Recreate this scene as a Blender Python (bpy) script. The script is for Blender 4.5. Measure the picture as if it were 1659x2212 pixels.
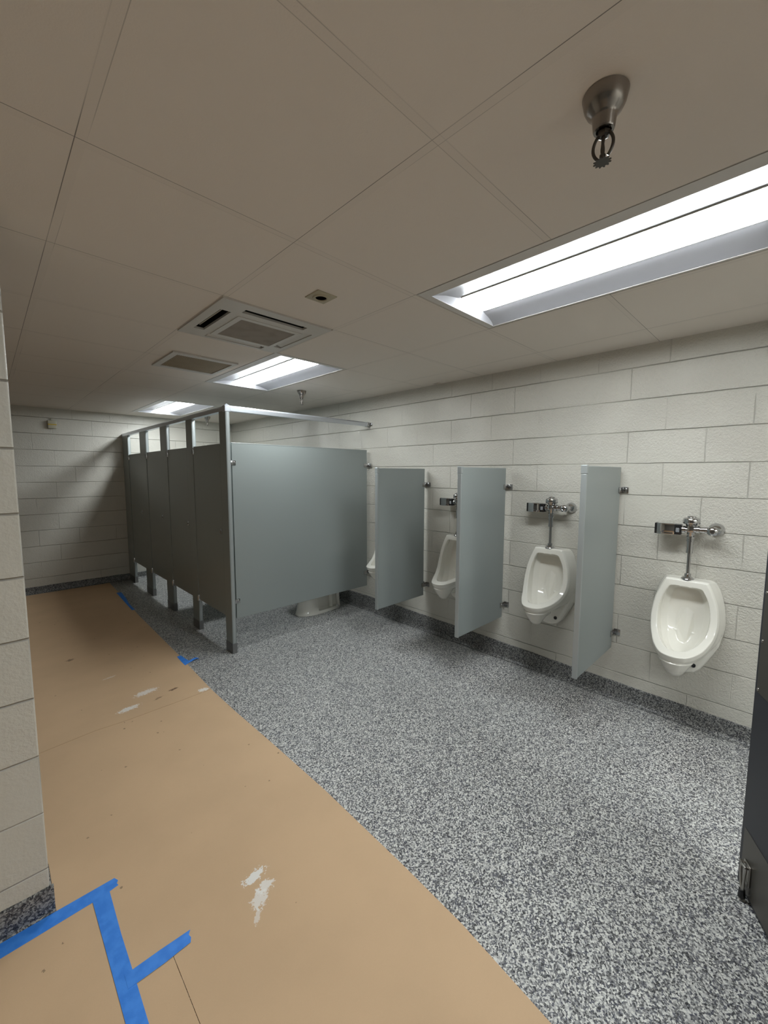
import bpy, bmesh, math, random
from mathutils import Vector, Matrix
random.seed(7)
for o in list(bpy.data.objects): bpy.data.objects.remove(o)
sc = bpy.context.scene
COL = sc.collection
PI = math.pi

# ------------------------------------------------------------------ camera, world, exposure
cam_d = bpy.data.cameras.new('camera'); cam = bpy.data.objects.new('camera', cam_d); COL.objects.link(cam)
Rm = ((0.7142146589, 0.0643336276, -0.6969638521),
      (-0.6999222732, 0.0691966549, -0.7108590825),
      (0.0024954247, 0.9955264992, 0.0944497991))
cam.matrix_world = Matrix(((*Rm[0], 0), (*Rm[1], 0), (*Rm[2], 1.5), (0, 0, 0, 1)))
cam_d.sensor_fit = 'VERTICAL'; cam_d.sensor_height = 24.0; cam_d.lens = 879.75 * 24.0 / 2212
cam_d.clip_start = 0.02
sc.camera = cam
w = bpy.data.worlds.new('world'); sc.world = w; w.use_nodes = True
w.node_tree.nodes['Background'].inputs[0].default_value = (0.9, 0.95, 1, 1)
w.node_tree.nodes['Background'].inputs[1].default_value = 0.02
sc.view_settings.view_transform = 'Standard'; sc.view_settings.look = 'None'
sc.view_settings.gamma = 1; sc.view_settings.use_curve_mapping = False
sc.view_settings.exposure = 0.0
LAMP = 41.0            # emission of the troffer lenses
CZ = 2.291             # ceiling height
XW, YF, XL, YB = 2.943, 6.55, -1.6, -2.6
XLL = -2.4

# ------------------------------------------------------------------ helpers
def bm_new(): return bmesh.new()
def box(bm, x0, x1, y0, y1, z0, z1, bev=0.0, mi=0):
    r = bmesh.ops.create_cube(bm, size=1.0)
    vs = r['verts']
    for v in vs:
        v.co = Vector(((x0+x1)/2 + v.co.x*(x1-x0), (y0+y1)/2 + v.co.y*(y1-y0), (z0+z1)/2 + v.co.z*(z1-z0)))
    fs = set(f for v in vs for f in v.link_faces)
    for f in fs: f.material_index = mi
    if bev > 0:
        es = list(set(e for v in vs for e in v.link_edges))
        r2 = bmesh.ops.bevel(bm, geom=es, offset=bev, segments=2, affect='EDGES', profile=0.5)
        for f in r2['faces']: f.material_index = mi
def quad(bm, pts, mi=0):
    f = bm.faces.new([bm.verts.new(p) for p in pts]); f.material_index = mi; return f
def loft(bm, rings, cap0=True, cap1=True, closed=True, mi=0):
    R = [[bm.verts.new(p) for p in ring] for ring in rings]
    n = len(R[0])
    for a, b in zip(R[:-1], R[1:]):
        for i in range(n if closed else n-1):
            j = (i+1) % n
            f = bm.faces.new((a[i], a[j], b[j], b[i])); f.material_index = mi
    if cap0: f = bm.faces.new(R[0][::-1]); f.material_index = mi
    if cap1: f = bm.faces.new(R[-1]); f.material_index = mi
def frame_of(d):
    d = Vector(d).normalized()
    a = Vector((0, 0, 1)) if abs(d.z) < 0.9 else Vector((1, 0, 0))
    u = d.cross(a).normalized(); v = d.cross(u); return u, v
def lathe(bm, base, axis, prof, n=28, mi=0, capped=True):
    """prof: list of (distance along axis, radius)"""
    base = Vector(base); axis = Vector(axis).normalized(); u, v = frame_of(axis)
    rings = []
    for h, r in prof:
        rings.append([base + axis*h + (u*math.cos(t) + v*math.sin(t))*max(r, 1e-5) for t in [2*PI*i/n for i in range(n)]])
    loft(bm, rings, capped, capped, mi=mi)
def tube(bm, pts, r, n=12, mi=0):
    pts = [Vector(p) for p in pts]; rings = []
    u = None
    for i, p in enumerate(pts):
        d = (pts[min(i+1, len(pts)-1)] - pts[max(i-1, 0)]).normalized()
        if u is None: u, _ = frame_of(d)
        u = (u - d*u.dot(d)).normalized(); v = d.cross(u)
        rr = r[i] if isinstance(r, (list, tuple)) else r
        rings.append([p + (u*math.cos(t) + v*math.sin(t))*rr for t in [2*PI*k/n for k in range(n)]])
    loft(bm, rings, mi=mi)
def prism(bm, poly, z0, z1, mi=0):
    loft(bm, [[(x, y, z0) for x, y in poly], [(x, y, z1) for x, y in poly]], mi=mi)
def obj(name, bm, mats, parent=None, loc=(0, 0, 0), smooth=None):
    bmesh.ops.recalc_face_normals(bm, faces=bm.faces)
    me = bpy.data.meshes.new(name); bm.to_mesh(me); bm.free()
    for m in (mats if isinstance(mats, (list, tuple)) else [mats]): me.materials.append(m)
    if smooth is not None:
        for p in me.polygons: p.use_smooth = True
        me.set_sharp_from_angle(angle=math.radians(smooth))
    o = bpy.data.objects.new(name, me); COL.objects.link(o)
    o.location = loc
    if parent: o.parent = parent
    return o
def thing(name, label, cat, loc=(0, 0, 0), group=None, rz=0):
    o = bpy.data.objects.new(name, None); COL.objects.link(o); o.empty_display_size = 0.05
    o.location = loc; o.rotation_euler = (0, 0, rz)
    tag(o, label, cat, group); return o
def tag(o, label, cat, group=None):
    o['label'] = label; o['category'] = cat
    if group: o['group'] = group
    return o
def struct(name, bm, mats, smooth=None):
    o = obj(name, bm, mats, smooth=smooth); o['kind'] = 'structure'; return o
def copy_tree(o, parent=None):
    c = o.copy(); COL.objects.link(c)
    if parent: c.parent = parent
    for ch in [x for x in bpy.data.objects if x.parent == o]: copy_tree(ch, c)
    return c

# ------------------------------------------------------------------ materials
def mat(name, col=(0.5, 0.5, 0.5), rough=0.5, metal=0.0, spec=0.5):
    m = bpy.data.materials.new(name); m.use_nodes = True
    b = m.node_tree.nodes['Principled BSDF']
    b.inputs['Base Color'].default_value = (*col, 1); b.inputs['Roughness'].default_value = rough
    b.inputs['Metallic'].default_value = metal; b.inputs['Specular IOR Level'].default_value = spec
    return m
class NT:
    def __init__(s, m): s.m = m; s.t = m.node_tree; s.b = s.t.nodes['Principled BSDF']
    def n(s, typ, **kw):
        x = s.t.nodes.new(typ)
        for k, v in kw.items(): setattr(x, k, v)
        return x
    def l(s, a, b): s.t.links.new(a, b)
    def setin(s, inp, v):
        if hasattr(v, 'is_output') or isinstance(v, bpy.types.NodeSocket): s.l(v, inp)
        else: inp.default_value = v
    def math(s, op, a, b=None, c=None, clamp=False):
        x = s.n('ShaderNodeMath', operation=op, use_clamp=clamp)
        s.setin(x.inputs[0], a)
        if b is not None: s.setin(x.inputs[1], b)
        if c is not None: s.setin(x.inputs[2], c)
        return x.outputs[0]
    def mix(s, f, a, b, blend='MIX'):
        x = s.n('ShaderNodeMix', data_type='RGBA', blend_type=blend)
        s.setin(x.inputs[0], f); s.setin(x.inputs[6], a if not isinstance(a, tuple) else (*a, 1)[:4]); s.setin(x.inputs[7], b if not isinstance(b, tuple) else (*b, 1)[:4])
        return x.outputs[2]
    def obj(s): return s.n('ShaderNodeTexCoord').outputs['Object']
    def pos(s): return s.n('ShaderNodeNewGeometry').outputs['Position']
    def xyz(s, v):
        x = s.n('ShaderNodeSeparateXYZ'); s.l(v, x.inputs[0]); return x.outputs
    def comb(s, x, y, z):
        c = s.n('ShaderNodeCombineXYZ')
        for i, v in enumerate((x, y, z)): s.setin(c.inputs[i], v)
        return c.outputs[0]
    def noise(s, vec, scale, detail=2, rough=0.5, out=0):
        x = s.n('ShaderNodeTexNoise'); s.l(vec, x.inputs['Vector']); x.inputs['Scale'].default_value = scale
        x.inputs['Detail'].default_value = detail; x.inputs['Roughness'].default_value = rough
        return x.outputs[out]
    def ramp(s, f, stops, interp='LINEAR'):
        x = s.n('ShaderNodeValToRGB'); s.l(f, x.inputs[0]); cr = x.color_ramp; cr.interpolation = interp
        while len(cr.elements) < len(stops): cr.elements.new(0.5)
        for e, (p, c) in zip(cr.elements, stops):
            e.position = p; e.color = (*c, 1) if isinstance(c, tuple) else (c, c, c, 1)
        return x.outputs[0]
    def bump(s, h, strength=1.0, dist=0.001, normal=None):
        x = s.n('ShaderNodeBump'); x.inputs['Strength'].default_value = strength; x.inputs['Distance'].default_value = dist
        s.l(h, x.inputs['Height'])
        if normal is not None: s.l(normal, x.inputs['Normal'])
        return x.outputs[0]
    def maprange(s, v, a, b, c=0.0, d=1.0):
        x = s.n('ShaderNodeMapRange', interpolation_type='SMOOTHSTEP'); s.setin(x.inputs[0], v)
        for i, k in enumerate((a, b, c, d)): s.setin(x.inputs[1+i], k)
        return x.outputs[0]

def block_mat(name, axis, u0, bw, z0, rh, col=(0.585, 0.568, 0.508), amp=1.0, rg=0.30):
    m = mat(name, col, rg); N = NT(m)
    p = N.obj(); X = N.xyz(p)
    wob = N.noise(p, 9, 2); wv = N.math('MULTIPLY', N.math('SUBTRACT', wob, 0.5), 0.006)
    u = N.math('ADD', N.math('SUBTRACT', X[0] if axis == 'x' else X[1], u0), wv)
    v = N.math('ADD', N.math('SUBTRACT', X[2], z0), wv)
    br = N.n('ShaderNodeTexBrick', offset=0.5, offset_frequency=2, squash=1.0)
    N.l(N.comb(u, v, 0.0), br.inputs['Vector'])
    br.inputs['Scale'].default_value = 1.0; br.inputs['Mortar Size'].default_value = 0.0032
    br.inputs['Mortar Smooth'].default_value = 0.7; br.inputs['Brick Width'].default_value = bw; br.inputs['Row Height'].default_value = rh
    br.inputs['Color1'].default_value = (1, 1, 1, 1); br.inputs['Color2'].default_value = (0, 0, 0, 1); br.inputs['Bias'].default_value = 0
    fac = br.outputs['Fac']; rnd = N.xyz(br.outputs['Color'])[0]
    # some joints are filled with paint
    fill = N.maprange(N.noise(p, 2.3, 1), 0.38, 0.60, 0.10, 1.0)
    fr = N.math('FRACT', N.math('MULTIPLY', v, 1/rh))
    hd = N.math('MULTIPLY', N.math('MINIMUM', fr, N.math('SUBTRACT', 1.0, fr)), rh)
    hfill = N.maprange(N.noise(p, 1.3, 1), 0.34, 0.55, 0.35, 1.0)
    hgr = N.math('MULTIPLY', N.maprange(hd, 0.0, 0.0042, 1.0, 0.0), hfill)
    groove = N.math('MAXIMUM', N.math('MULTIPLY', N.math('MULTIPLY', fac, fill), 0.55), hgr)
    h1 = N.noise(p, 95, 3, 0.62); h2 = N.noise(p, 16, 3, 0.5)
    patch = N.maprange(N.noise(p, 1.7, 2), 0.35, 0.62, 0.5, 1.3)
    tex = N.math('MULTIPLY', h1, patch)
    hh = N.math('ADD', N.math('MULTIPLY', tex, 0.95*amp), N.math('MULTIPLY', h2, 0.55))
    hh = N.math('SUBTRACT', hh, N.math('MULTIPLY', groove, 1.5))
    N.l(N.bump(hh, 1.0, 0.0055), N.b.inputs['Normal'])
    c = N.mix(N.math('MULTIPLY', rnd, 0.5), tuple(col), tuple(x*0.95 for x in col))
    c = N.mix(N.math('MULTIPLY', groove, 0.22), c, tuple(x*0.55 for x in col))
    c = N.mix(N.maprange(N.noise(p, 1.1, 3), 0.4, 0.7, 0.0, 0.25), c, (col[0]*1.03, col[1]*0.98, col[2]*0.95))
    N.l(c, N.b.inputs['Base Color'])
    return m
M = {}
M['wall_right'] = block_mat('painted_block_right', 'y', 0.3926, 0.394, 0.180, 0.1979, amp=1.25, rg=0.23)
M['wall_far'] = block_mat('painted_block_far', 'x', 1.055, 0.407, 0.192, 0.198, amp=0.6)
M['wall_pier'] = block_mat('painted_block_pier', 'x', 0.072, 0.400, 0.163, 0.2015, amp=0.35)
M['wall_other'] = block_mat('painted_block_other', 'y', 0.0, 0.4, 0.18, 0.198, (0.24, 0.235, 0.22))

def chips_mat(name='chip_floor_epoxy', gain=1.0):
    m = mat(name, (0.2, 0.2, 0.2), 0.42); N = NT(m); p = N.obj()
    wp = N.n('ShaderNodeVectorMath', operation='ADD'); N.l(p, wp.inputs[0])
    nz = N.n('ShaderNodeVectorMath', operation='SCALE'); N.l(N.noise(p, 160, 1, out=1), nz.inputs[0]); nz.inputs['Scale'].default_value = 0.006
    N.l(nz.outputs[0], wp.inputs[1])
    def vor(sc_):
        v = N.n('ShaderNodeTexVoronoi'); v.inputs['Scale'].default_value = sc_; N.l(wp.outputs[0], v.inputs['Vector'])
        return N.xyz(v.outputs['Color'])
    a = vor(210); b = vor(400)
    g = gain
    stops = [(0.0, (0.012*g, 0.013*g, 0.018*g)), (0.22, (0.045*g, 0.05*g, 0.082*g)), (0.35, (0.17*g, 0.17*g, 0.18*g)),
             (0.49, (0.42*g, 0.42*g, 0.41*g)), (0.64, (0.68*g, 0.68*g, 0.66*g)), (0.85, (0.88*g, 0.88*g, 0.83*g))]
    c1 = N.ramp(a[0], stops, 'CONSTANT'); c2 = N.ramp(b[1], stops, 'CONSTANT')
    c = N.mix(0.22, c1, c2)
    N.l(c, N.b.inputs['Base Color'])
    hh = N.math('ADD', N.math('MULTIPLY', a[0], 0.6), N.noise(p, 25, 2))
    N.l(N.bump(hh, 0.25, 0.0015), N.b.inputs['Normal'])
    return m
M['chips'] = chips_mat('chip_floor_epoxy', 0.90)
M['base_chips_shaded'] = chips_mat('chip_cove_base_shaded', 0.42)  # darkened copy of the floor chips, shade on the base painted in

def ceiling_mat():
    col = (0.76, 0.70, 0.635)
    m = mat('ceiling_tile_board', col, 0.75, spec=0.2); N = NT(m); p = N.obj(); X = N.xyz(p)
    def lines(c, off, seed):
        q = N.math('MULTIPLY', N.math('SUBTRACT', c, off), 1/0.61)
        fr = N.math('MULTIPLY', N.math('SUBTRACT', q, N.math('FLOOR', q)), 0.61)
        def line(at, wd): return N.math('LESS_THAN', N.math('ABSOLUTE', N.math('SUBTRACT', fr, at)), wd/2)
        sh = N.n('ShaderNodeVectorMath', operation='ADD'); N.l(p, sh.inputs[0]); sh.inputs[1].default_value = (seed, seed*2, 0)
        n1 = N.noise(sh.outputs[0], 1.3, 1)
        l1 = N.math('MULTIPLY', line(0.0035, 0.0021), N.maprange(n1, 0.36, 0.56, 0.12, 0.72))
        l2 = N.math('MULTIPLY', line(0.0265, 0.0018), N.maprange(n1, 0.44, 0.56, 0.32, 0.03))
        tee = N.math('MULTIPLY', N.math('LESS_THAN', fr, 0.027), 0.025)
        return N.math('MAXIMUM', N.math('MAXIMUM', l1, l2), tee)
    ln = N.math('MAXIMUM', lines(X[0], 0.2041-0.002, 3.1), lines(X[1], 0.6468-0.002, 11.7))
    c = N.mix(N.maprange(N.noise(p, 0.9, 3), 0.35, 0.7, 0, 0.12), tuple(col), (0.72, 0.665, 0.60))
    N.l(N.mix(ln, c, (0.05, 0.045, 0.04)), N.b.inputs['Base Color'])
    N.l(N.bump(N.noise(p, 260, 2), 0.25, 0.001), N.b.inputs['Normal'])
    return m
M['ceiling'] = ceiling_mat()

def paper_mat(name, splats):
    col = (0.66, 0.46, 0.285)
    m = mat(name, col, 0.72, spec=0.25); N = NT(m); p = N.pos(); X = N.xyz(p)
    c = N.mix(N.maprange(N.noise(p, 3.0, 4), 0.3, 0.7), tuple(col), tuple(x*0.93 for x in col))
    c = N.mix(N.math('MULTIPLY', N.noise(p, 420, 1), 0.22), c, tuple(x*0.75 for x in col))
    # scuffs
    sp = N.n('ShaderNodeTexVoronoi'); sp.inputs['Scale'].default_value = 10.0; N.l(p, sp.inputs['Vector'])
    near = N.math('LESS_THAN', N.math('ADD', sp.outputs['Distance'], N.math('MULTIPLY', N.noise(p, 60, 3, 0.7), 0.24)), 0.165)
    c = N.mix(N.math('MULTIPLY', near, 0.55), c, (0.10, 0.07, 0.045))
    edge = N.noise(p, 75, 5, 0.75)
    for (cx, cy, rx, ry, ang, k, wc) in splats:
        dx = N.math('SUBTRACT', X[0], cx); dy = N.math('SUBTRACT', X[1], cy)
        ca, sa = math.cos(ang), math.sin(ang)
        a = N.math('MULTIPLY', N.math('ADD', N.math('MULTIPLY', dx, ca), N.math('MULTIPLY', dy, sa)), 1/rx)
        b = N.math('MULTIPLY', N.math('SUBTRACT', N.math('MULTIPLY', dy, ca), N.math('MULTIPLY', dx, sa)), 1/ry)
        d = N.math('SQRT', N.math('ADD', N.math('MULTIPLY', a, a), N.math('MULTIPLY', b, b)))
        f = N.maprange(N.math('ADD', d, N.math('MULTIPLY', N.math('SUBTRACT', edge, 0.5), 3.2)), 0.75, 0.95, k, 0.0)
        c = N.mix(f, c, wc)
    N.l(c, N.b.inputs['Base Color'])
    N.l(N.bump(N.noise(p, 5, 3), 0.35, 0.008), N.b.inputs['Normal'])
    return m
WH = (0.86, 0.84, 0.80); DK = (0.10, 0.05, 0.035)
M['paper_near'] = paper_mat('kraft_board_near', [(0.625, 1.325, 0.05, 0.022, 0.15, 0.95, WH), (0.640, 1.262, 0.030, 0.022, 0.2, 0.8, WH),
        (0.602, 1.235, 0.040, 0.026, 0.9, 0.75, WH), (0.57, 1.19, 0.030, 0.010, 0.9, 0.55, WH)])
M['paper_far'] = paper_mat('kraft_board_far', [(0.70, 3.04, 0.075, 0.035, 0.1, 0.7, WH), (0.565, 2.895, 0.065, 0.028, 0.1, 0.8, WH),
        (0.995, 2.80, 0.035, 0.026, 0.0, 0.85, WH), (0.846, 2.95, 0.035, 0.012, 0.2, 0.8, DK), (0.74, 2.90, 0.03, 0.01, 0.3, 0.5, DK),
        (0.57, 3.45, 0.05, 0.012, 0.2, 0.4, WH), (0.40, 4.0, 0.03, 0.02, 0.2, 0.6, DK)])
M['paper_plain'] = paper_mat('kraft_board_plain', [])

def panel_mat():
    m = mat('grey_partition_enamel', (0.29, 0.32, 0.312), 0.30); N = NT(m); p = N.pos()
    N.l(N.mix(N.noise(p, 1.5, 2), (0.27, 0.30, 0.294), (0.285, 0.318, 0.31)), N.b.inputs['Base Color'])
    N.l(N.bump(N.noise(p, 330, 2), 0.10, 0.0006), N.b.inputs['Normal'])
    return m
M['panel'] = panel_mat()
M['panel_trim'] = mat('satin_edge_trim', (0.42, 0.45, 0.45), 0.35, 0.5)
M['shoe'] = mat('brushed_steel_shoe', (0.25, 0.25, 0.25), 0.35, 0.8)
M['rail'] = mat('anodised_aluminium_rail', (0.62, 0.65, 0.70), 0.30, 0.85)
M['chrome'] = mat('polished_chrome', (0.56, 0.56, 0.565), 0.06, 1.0)
M['bracket'] = mat('cast_chrome_bracket', (0.42, 0.42, 0.42), 0.22, 1.0)
M['black'] = mat('black_plastic', (0.012, 0.012, 0.013), 0.25)
M['dark'] = mat('dark_void', (0.010, 0.009, 0.008), 0.8, spec=0.1)
M['porcelain'] = mat('white_vitreous_china', (0.79, 0.77, 0.70), 0.09); M['porcelain'].node_tree.nodes['Principled BSDF'].inputs['Coat Weight'].default_value = 0.4
M['seat'] = mat('white_seat_plastic', (0.7, 0.7, 0.68), 0.3)
M['tape'] = None
def tape_mat():
    m = mat('blue_painters_tape', (0.02, 0.16, 0.56), 0.55); N = NT(m); p = N.pos()
    N.l(N.mix(N.maprange(N.noise(p, 30, 3), 0.35, 0.65), (0.035, 0.23, 0.80), (0.055, 0.28, 0.88)), N.b.inputs['Base Color'])
    N.l(N.bump(N.noise(p, 300, 1), 0.3, 0.0005), N.b.inputs['Normal']); return m
M['tape'] = tape_mat()
M['white_metal'] = mat('white_enamelled_steel', (0.62, 0.60, 0.57), 0.4)
M['reflector'] = mat('white_reflector', (0.36, 0.36, 0.385), 0.45)
M['ac_plastic'] = mat('aged_white_plastic', (0.56, 0.54, 0.50), 0.45)
def emis(name, col, st):
    m = bpy.data.materials.new(name); m.use_nodes = True; t = m.node_tree; t.nodes.clear()
    e = t.nodes.new('ShaderNodeEmission'); o = t.nodes.new('ShaderNodeOutputMaterial'); e.inputs[0].default_value = (*col, 1); e.inputs[1].default_value = st
    t.links.new(e.outputs[0], o.inputs[0]); return m
M['lens'] = emis('glowing_lens', (0.93, 0.985, 1.0), LAMP)
def grille_mat(name, ca, cb, pitch, diag=False):
    m = mat(name, ca, 0.7); N = NT(m); p = N.obj(); X = N.xyz(p)
    def ch(v):
        q = N.math('MULTIPLY', v, 1/pitch); return N.math('GREATER_THAN', N.math('FRACT', q), 0.6)
    f = N.math('MAXIMUM', ch(X[0]), ch(X[1]))
    c = N.mix(f, cb, ca); c = N.mix(N.maprange(N.noise(p, 14, 3), 0.4, 0.7, 0, 0.6), c, tuple(x*0.6 for x in ca))
    N.l(c, N.b.inputs['Base Color']); N.l(N.bump(f, 1, 0.003), N.b.inputs['Normal']); return m
M['ac_grille'] = grille_mat('dusty_filter_mesh', (0.36, 0.31, 0.26), (0.20, 0.17, 0.14), 0.006)
M['vent_core'] = grille_mat('dusty_eggcrate_core', (0.38, 0.30, 0.19), (0.07, 0.05, 0.03), 0.0127)
M['door'] = mat('charcoal_door_paint', (0.028, 0.029, 0.036), 0.45)
M['plate'] = mat('bronzed_steel_plate', (0.13, 0.12, 0.105), 0.38, 0.7)
M['stop'] = mat('worn_nickel', (0.45, 0.43, 0.40), 0.3, 1.0)
M['sprinkler'] = mat('nickel_sprinkler', (0.32, 0.29, 0.265), 0.26, 1.0)
M['sprinkler_frame'] = mat('dark_bronze_frame', (0.10, 0.09, 0.08), 0.35, 0.9)
M['yellowed'] = mat('yellowed_plastic', (0.42, 0.38, 0.27), 0.5)
M['cream'] = mat('cream_plastic', (0.50, 0.48, 0.38), 0.45)
M['yellow'] = mat('yellow_stripe', (0.62, 0.42, 0.02), 0.4)
M['grey_label'] = mat('pale_grey_print', (0.55, 0.57, 0.60), 0.5)

# ------------------------------------------------------------------ the setting
bm = bm_new(); box(bm, XLL, XW+0.1, YB-0.1, YF+0.1, -0.12, 0.0); struct('floor', bm, M['chips'])
bm = bm_new(); box(bm, XW, XW+0.12, YB-0.1, YF+0.1, 0, CZ+0.3); struct('wall_right', bm, M['wall_right'])
bm = bm_new(); box(bm, XL-0.1, XW, YF, YF+0.12, 0, CZ+0.3); struct('wall_far', bm, M['wall_far'])
bm = bm_new(); box(bm, XL-0.12, XL, 1.90, YF, 0, CZ+0.3); struct('wall_left', bm, M['wall_other'])
bm = bm_new(); box(bm, XLL, 0.072, 1.698, 1.90, 0, CZ+0.3, 0.004); struct('wall_front', bm, M['wall_pier'])
bm = bm_new(); box(bm, XLL-0.1, XW, YB-0.12, YB, 0, CZ+0.3); struct('wall_back', bm, M['wall_pier'])
bm = bm_new(); box(bm, XLL-0.12, XLL, YB, 1.698, 0, CZ+0.3); struct('wall_entry', bm, M['wall_other'])

GX = [0.2041+0.61*i for i in range(-5, 7)]; GY = [0.6468+0.61*j for j in range(-6, 12)]
LIGHTS = [(1.427, 0.037), (1.427, 2.477), (1.427, 4.917), (1.427, -2.403), (0.207, -2.403)]  # last two are unseen, added behind the camera to brighten pier and panels
holes = [(x, x+0.607, y+0.003, y+1.217) for x, y in LIGHTS]
holes += [(0.842, 1.440, 1.872, 2.472), (0.965, 1.350, 2.955, 3.335), (1.10, 1.165, 1.535, 1.60), (2.895, 2.935, 2.275, 2.335)]
def slab_with_holes(bm, X0, X1, Y0, Y1, z, holes):
    xs = sorted(set([X0, X1] + [h[0] for h in holes] + [h[1] for h in holes]))
    ys = sorted(set([Y0, Y1] + [h[2] for h in holes] + [h[3] for h in holes]))
    vd = {}
    def V(x, y):
        if (x, y) not in vd: vd[(x, y)] = bm.verts.new((x, y, z))
        return vd[(x, y)]
    for a, b in zip(xs[:-1], xs[1:]):
        for c, d in zip(ys[:-1], ys[1:]):
            mx, my = (a+b)/2, (c+d)/2
            if any(h[0] < mx < h[1] and h[2] < my < h[3] for h in holes): continue
            bm.faces.new((V(a, c), V(b, c), V(b, d), V(a, d)))
bm = bm_new(); slab_with_holes(bm, XLL, XW, YB, YF, CZ, holes)
r = bmesh.ops.extrude_face_region(bm, geom=list(bm.faces))
for v in [g for g in r['geom'] if isinstance(g, bmesh.types.BMVert)]: v.co.z += 0.016
struct('ceiling', bm, M['ceiling'])
bm = bm_new(); box(bm, XLL, XW, YB, YF, CZ+0.29, CZ+0.31); o = struct('ceiling_deck', bm, M['dark'])

# integral cove base, floor chips with its shade put into a darker colour
def cove(bm, run, prof_fn, n=24):
    rings = []
    for i in range(n+1): rings.append(prof_fn(i/n))
    loft(bm, rings)
def coveprof(h, t=0.008, r=0.03):
    pts = [(0, h), (t*0.5, h-0.001), (t, h-0.004)]
    for k in range(7):
        a = k/6*PI/2; pts.append((t + r - r*math.cos(a), r - r*math.sin(a) + 0.0005))
    pts.append((0, 0.0005)); return pts
random.seed(3)
def wav(): return random.uniform(-0.002, 0.002)
bm = bm_new()
rings = []
for i in range(61):
    y = YB + (YF-YB)*i/60
    h = max(0.082, 0.160 - (3.2-y)*0.0190) if y < 3.2 else 0.160 - (y-3.2)*0.020
    rings.append([(XW-a, y, b) for a, b in coveprof(h+wav())])
loft(bm, rings); struct('baseboard_right', bm, M['base_chips_shaded'], smooth=50)
bm = bm_new(); rings = [[(XL+(XW-XL)*i/40, YF-a, b) for a, b in coveprof(0.088+wav())] for i in range(41)]
loft(bm, rings); struct('baseboard_far', bm, M['base_chips_shaded'], smooth=50)
bm = bm_new(); rings = [[(XLL+(0.082-XLL)*i/40, 1.698-a, b) for a, b in coveprof(0.098+wav(), 0.008, 0.012)] for i in range(41)]
loft(bm, rings)
rings = [[(0.072+a, 1.692+0.208*i/6, b) for a, b in coveprof(0.098+wav(), 0.005, 0.004)] for i in range(7)]
loft(bm, rings); struct('baseboard_front', bm, M['base_chips_shaded'], smooth=50)

# ------------------------------------------------------------------ kraft paper and tape on the floor
def sheet(name, poly, z, m, label, t=0.0030):
    bm = bm_new(); prism(bm, poly, z, z+t); o = obj(name, bm, m); tag(o, label, 'floor paper', 'kraft boards protecting the floor'); return o
right_near = [(1.0, -1.2), (1.005, 0.0), (1.013, 0.376), (1.045, 0.69), (1.055, 0.97), (1.062, 1.49), (1.052, 2.0), (1.040, 2.4), (1.036, 2.765)]
sheet('kraft_paper', [(0.327, -1.2)] + right_near + [(0.54, 2.759), (0.36, 2.773), (0.118, 2.749), (-0.3, 2.749), (-0.3, 1.92), (0.083, 1.92), (0.083, 1.672), (0.20, 1.66), (0.20, 1.287), (0.327, 1.287)], 0.0004, M['paper_near'],
      'large brown kraft paper sheet with white paint smear in the foreground')
sheet('kraft_paper', [(-0.9, 2.752), (0.118, 2.752), (0.36, 2.776), (0.54, 2.762), (1.037, 2.768), (1.05, 3.3), (1.056, 3.445), (1.068, 4.2), (1.076, 4.78), (1.115, 5.7), (1.135, 6.505), (-0.9, 6.505)],
      0.0004, M['paper_far'], 'far brown kraft paper sheet running beside the stalls to the end wall')
sheet('kraft_paper', [(0.2015, -1.2), (0.3255, -1.2), (0.3255, 1.2855), (0.2015, 1.2855)], 0.0004, M['paper_plain'], 'narrow brown kraft paper strip right of the long blue tape')
sheet('kraft_paper', [(-1.9, -1.2), (0.200, -1.2), (0.200, 1.658), (-1.9, 1.658)], 0.0004, M['paper_plain'], 'brown kraft paper sheet at lower left below the taped wall corner')
def tape(pts, z, label, jag=True):
    bm = bm_new(); prism(bm, pts, z, z+0.0005); o = obj('masking_tape', bm, M['tape']); tag(o, label, 'tape', 'blue painters tape on the floor'); return o
tape([(-1.2, 1.622), (0.177, 1.630), (0.227, 1.634), (0.256, 1.639), (0.253, 1.650), (0.259, 1.660), (0.251, 1.679), (0.073, 1.683), (-1.2, 1.692)], 0.0038,
     'blue tape strip along the base of the block wall corner')
tape([(0.182, -0.6), (0.228, -0.6), (0.2265, 1.262), (0.225, 1.45), (0.228, 1.636), (0.177, 1.632), (0.180, 1.31), (0.181, 1.19)], 0.0044,
     'long blue tape strip running down to the bottom edge of the photo')
tape([(0.205, 1.266), (0.300, 1.2615), (0.378, 1.264), (0.384, 1.278), (0.381, 1.290), (0.390, 1.303), (0.300, 1.309), (0.205, 1.312)], 0.0050,
     'short blue tape stub branching right off the long strip')
tape([(1.066, 5.02), (1.095, 5.02), (1.10, 5.3), (1.126, 5.55), (1.145, 5.88), (1.095, 5.9)], 0.0038, 'dark blue tape along the far kraft paper edge in stall shadow')
def torn():
    bm = bm_new()
    P = [(1.035, 3.47), (1.066, 3.47), (1.072, 3.38), (1.080, 3.33), (1.11, 3.335), (1.150, 3.325), (1.152, 3.300), (1.10, 3.305), (1.06, 3.285), (1.03, 3.262), (1.030, 3.33)]
    prism(bm, P, 0.0037, 0.0043)
    bmesh.ops.subdivide_edges(bm, edges=[e for e in bm.edges if e.calc_length() > 0.03], cuts=2)
    for v in bm.verts:
        if v.co.x > 1.07: v.co.z += 0.012*(v.co.x-1.07)/0.08*abs(math.sin(v.co.x*60))
    o = obj('masking_tape', bm, M['tape']); tag(o, 'torn curled blue tape scrap beside the kraft paper near the stall corner post', 'tape', 'blue painters tape on the floor')
torn()

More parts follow.
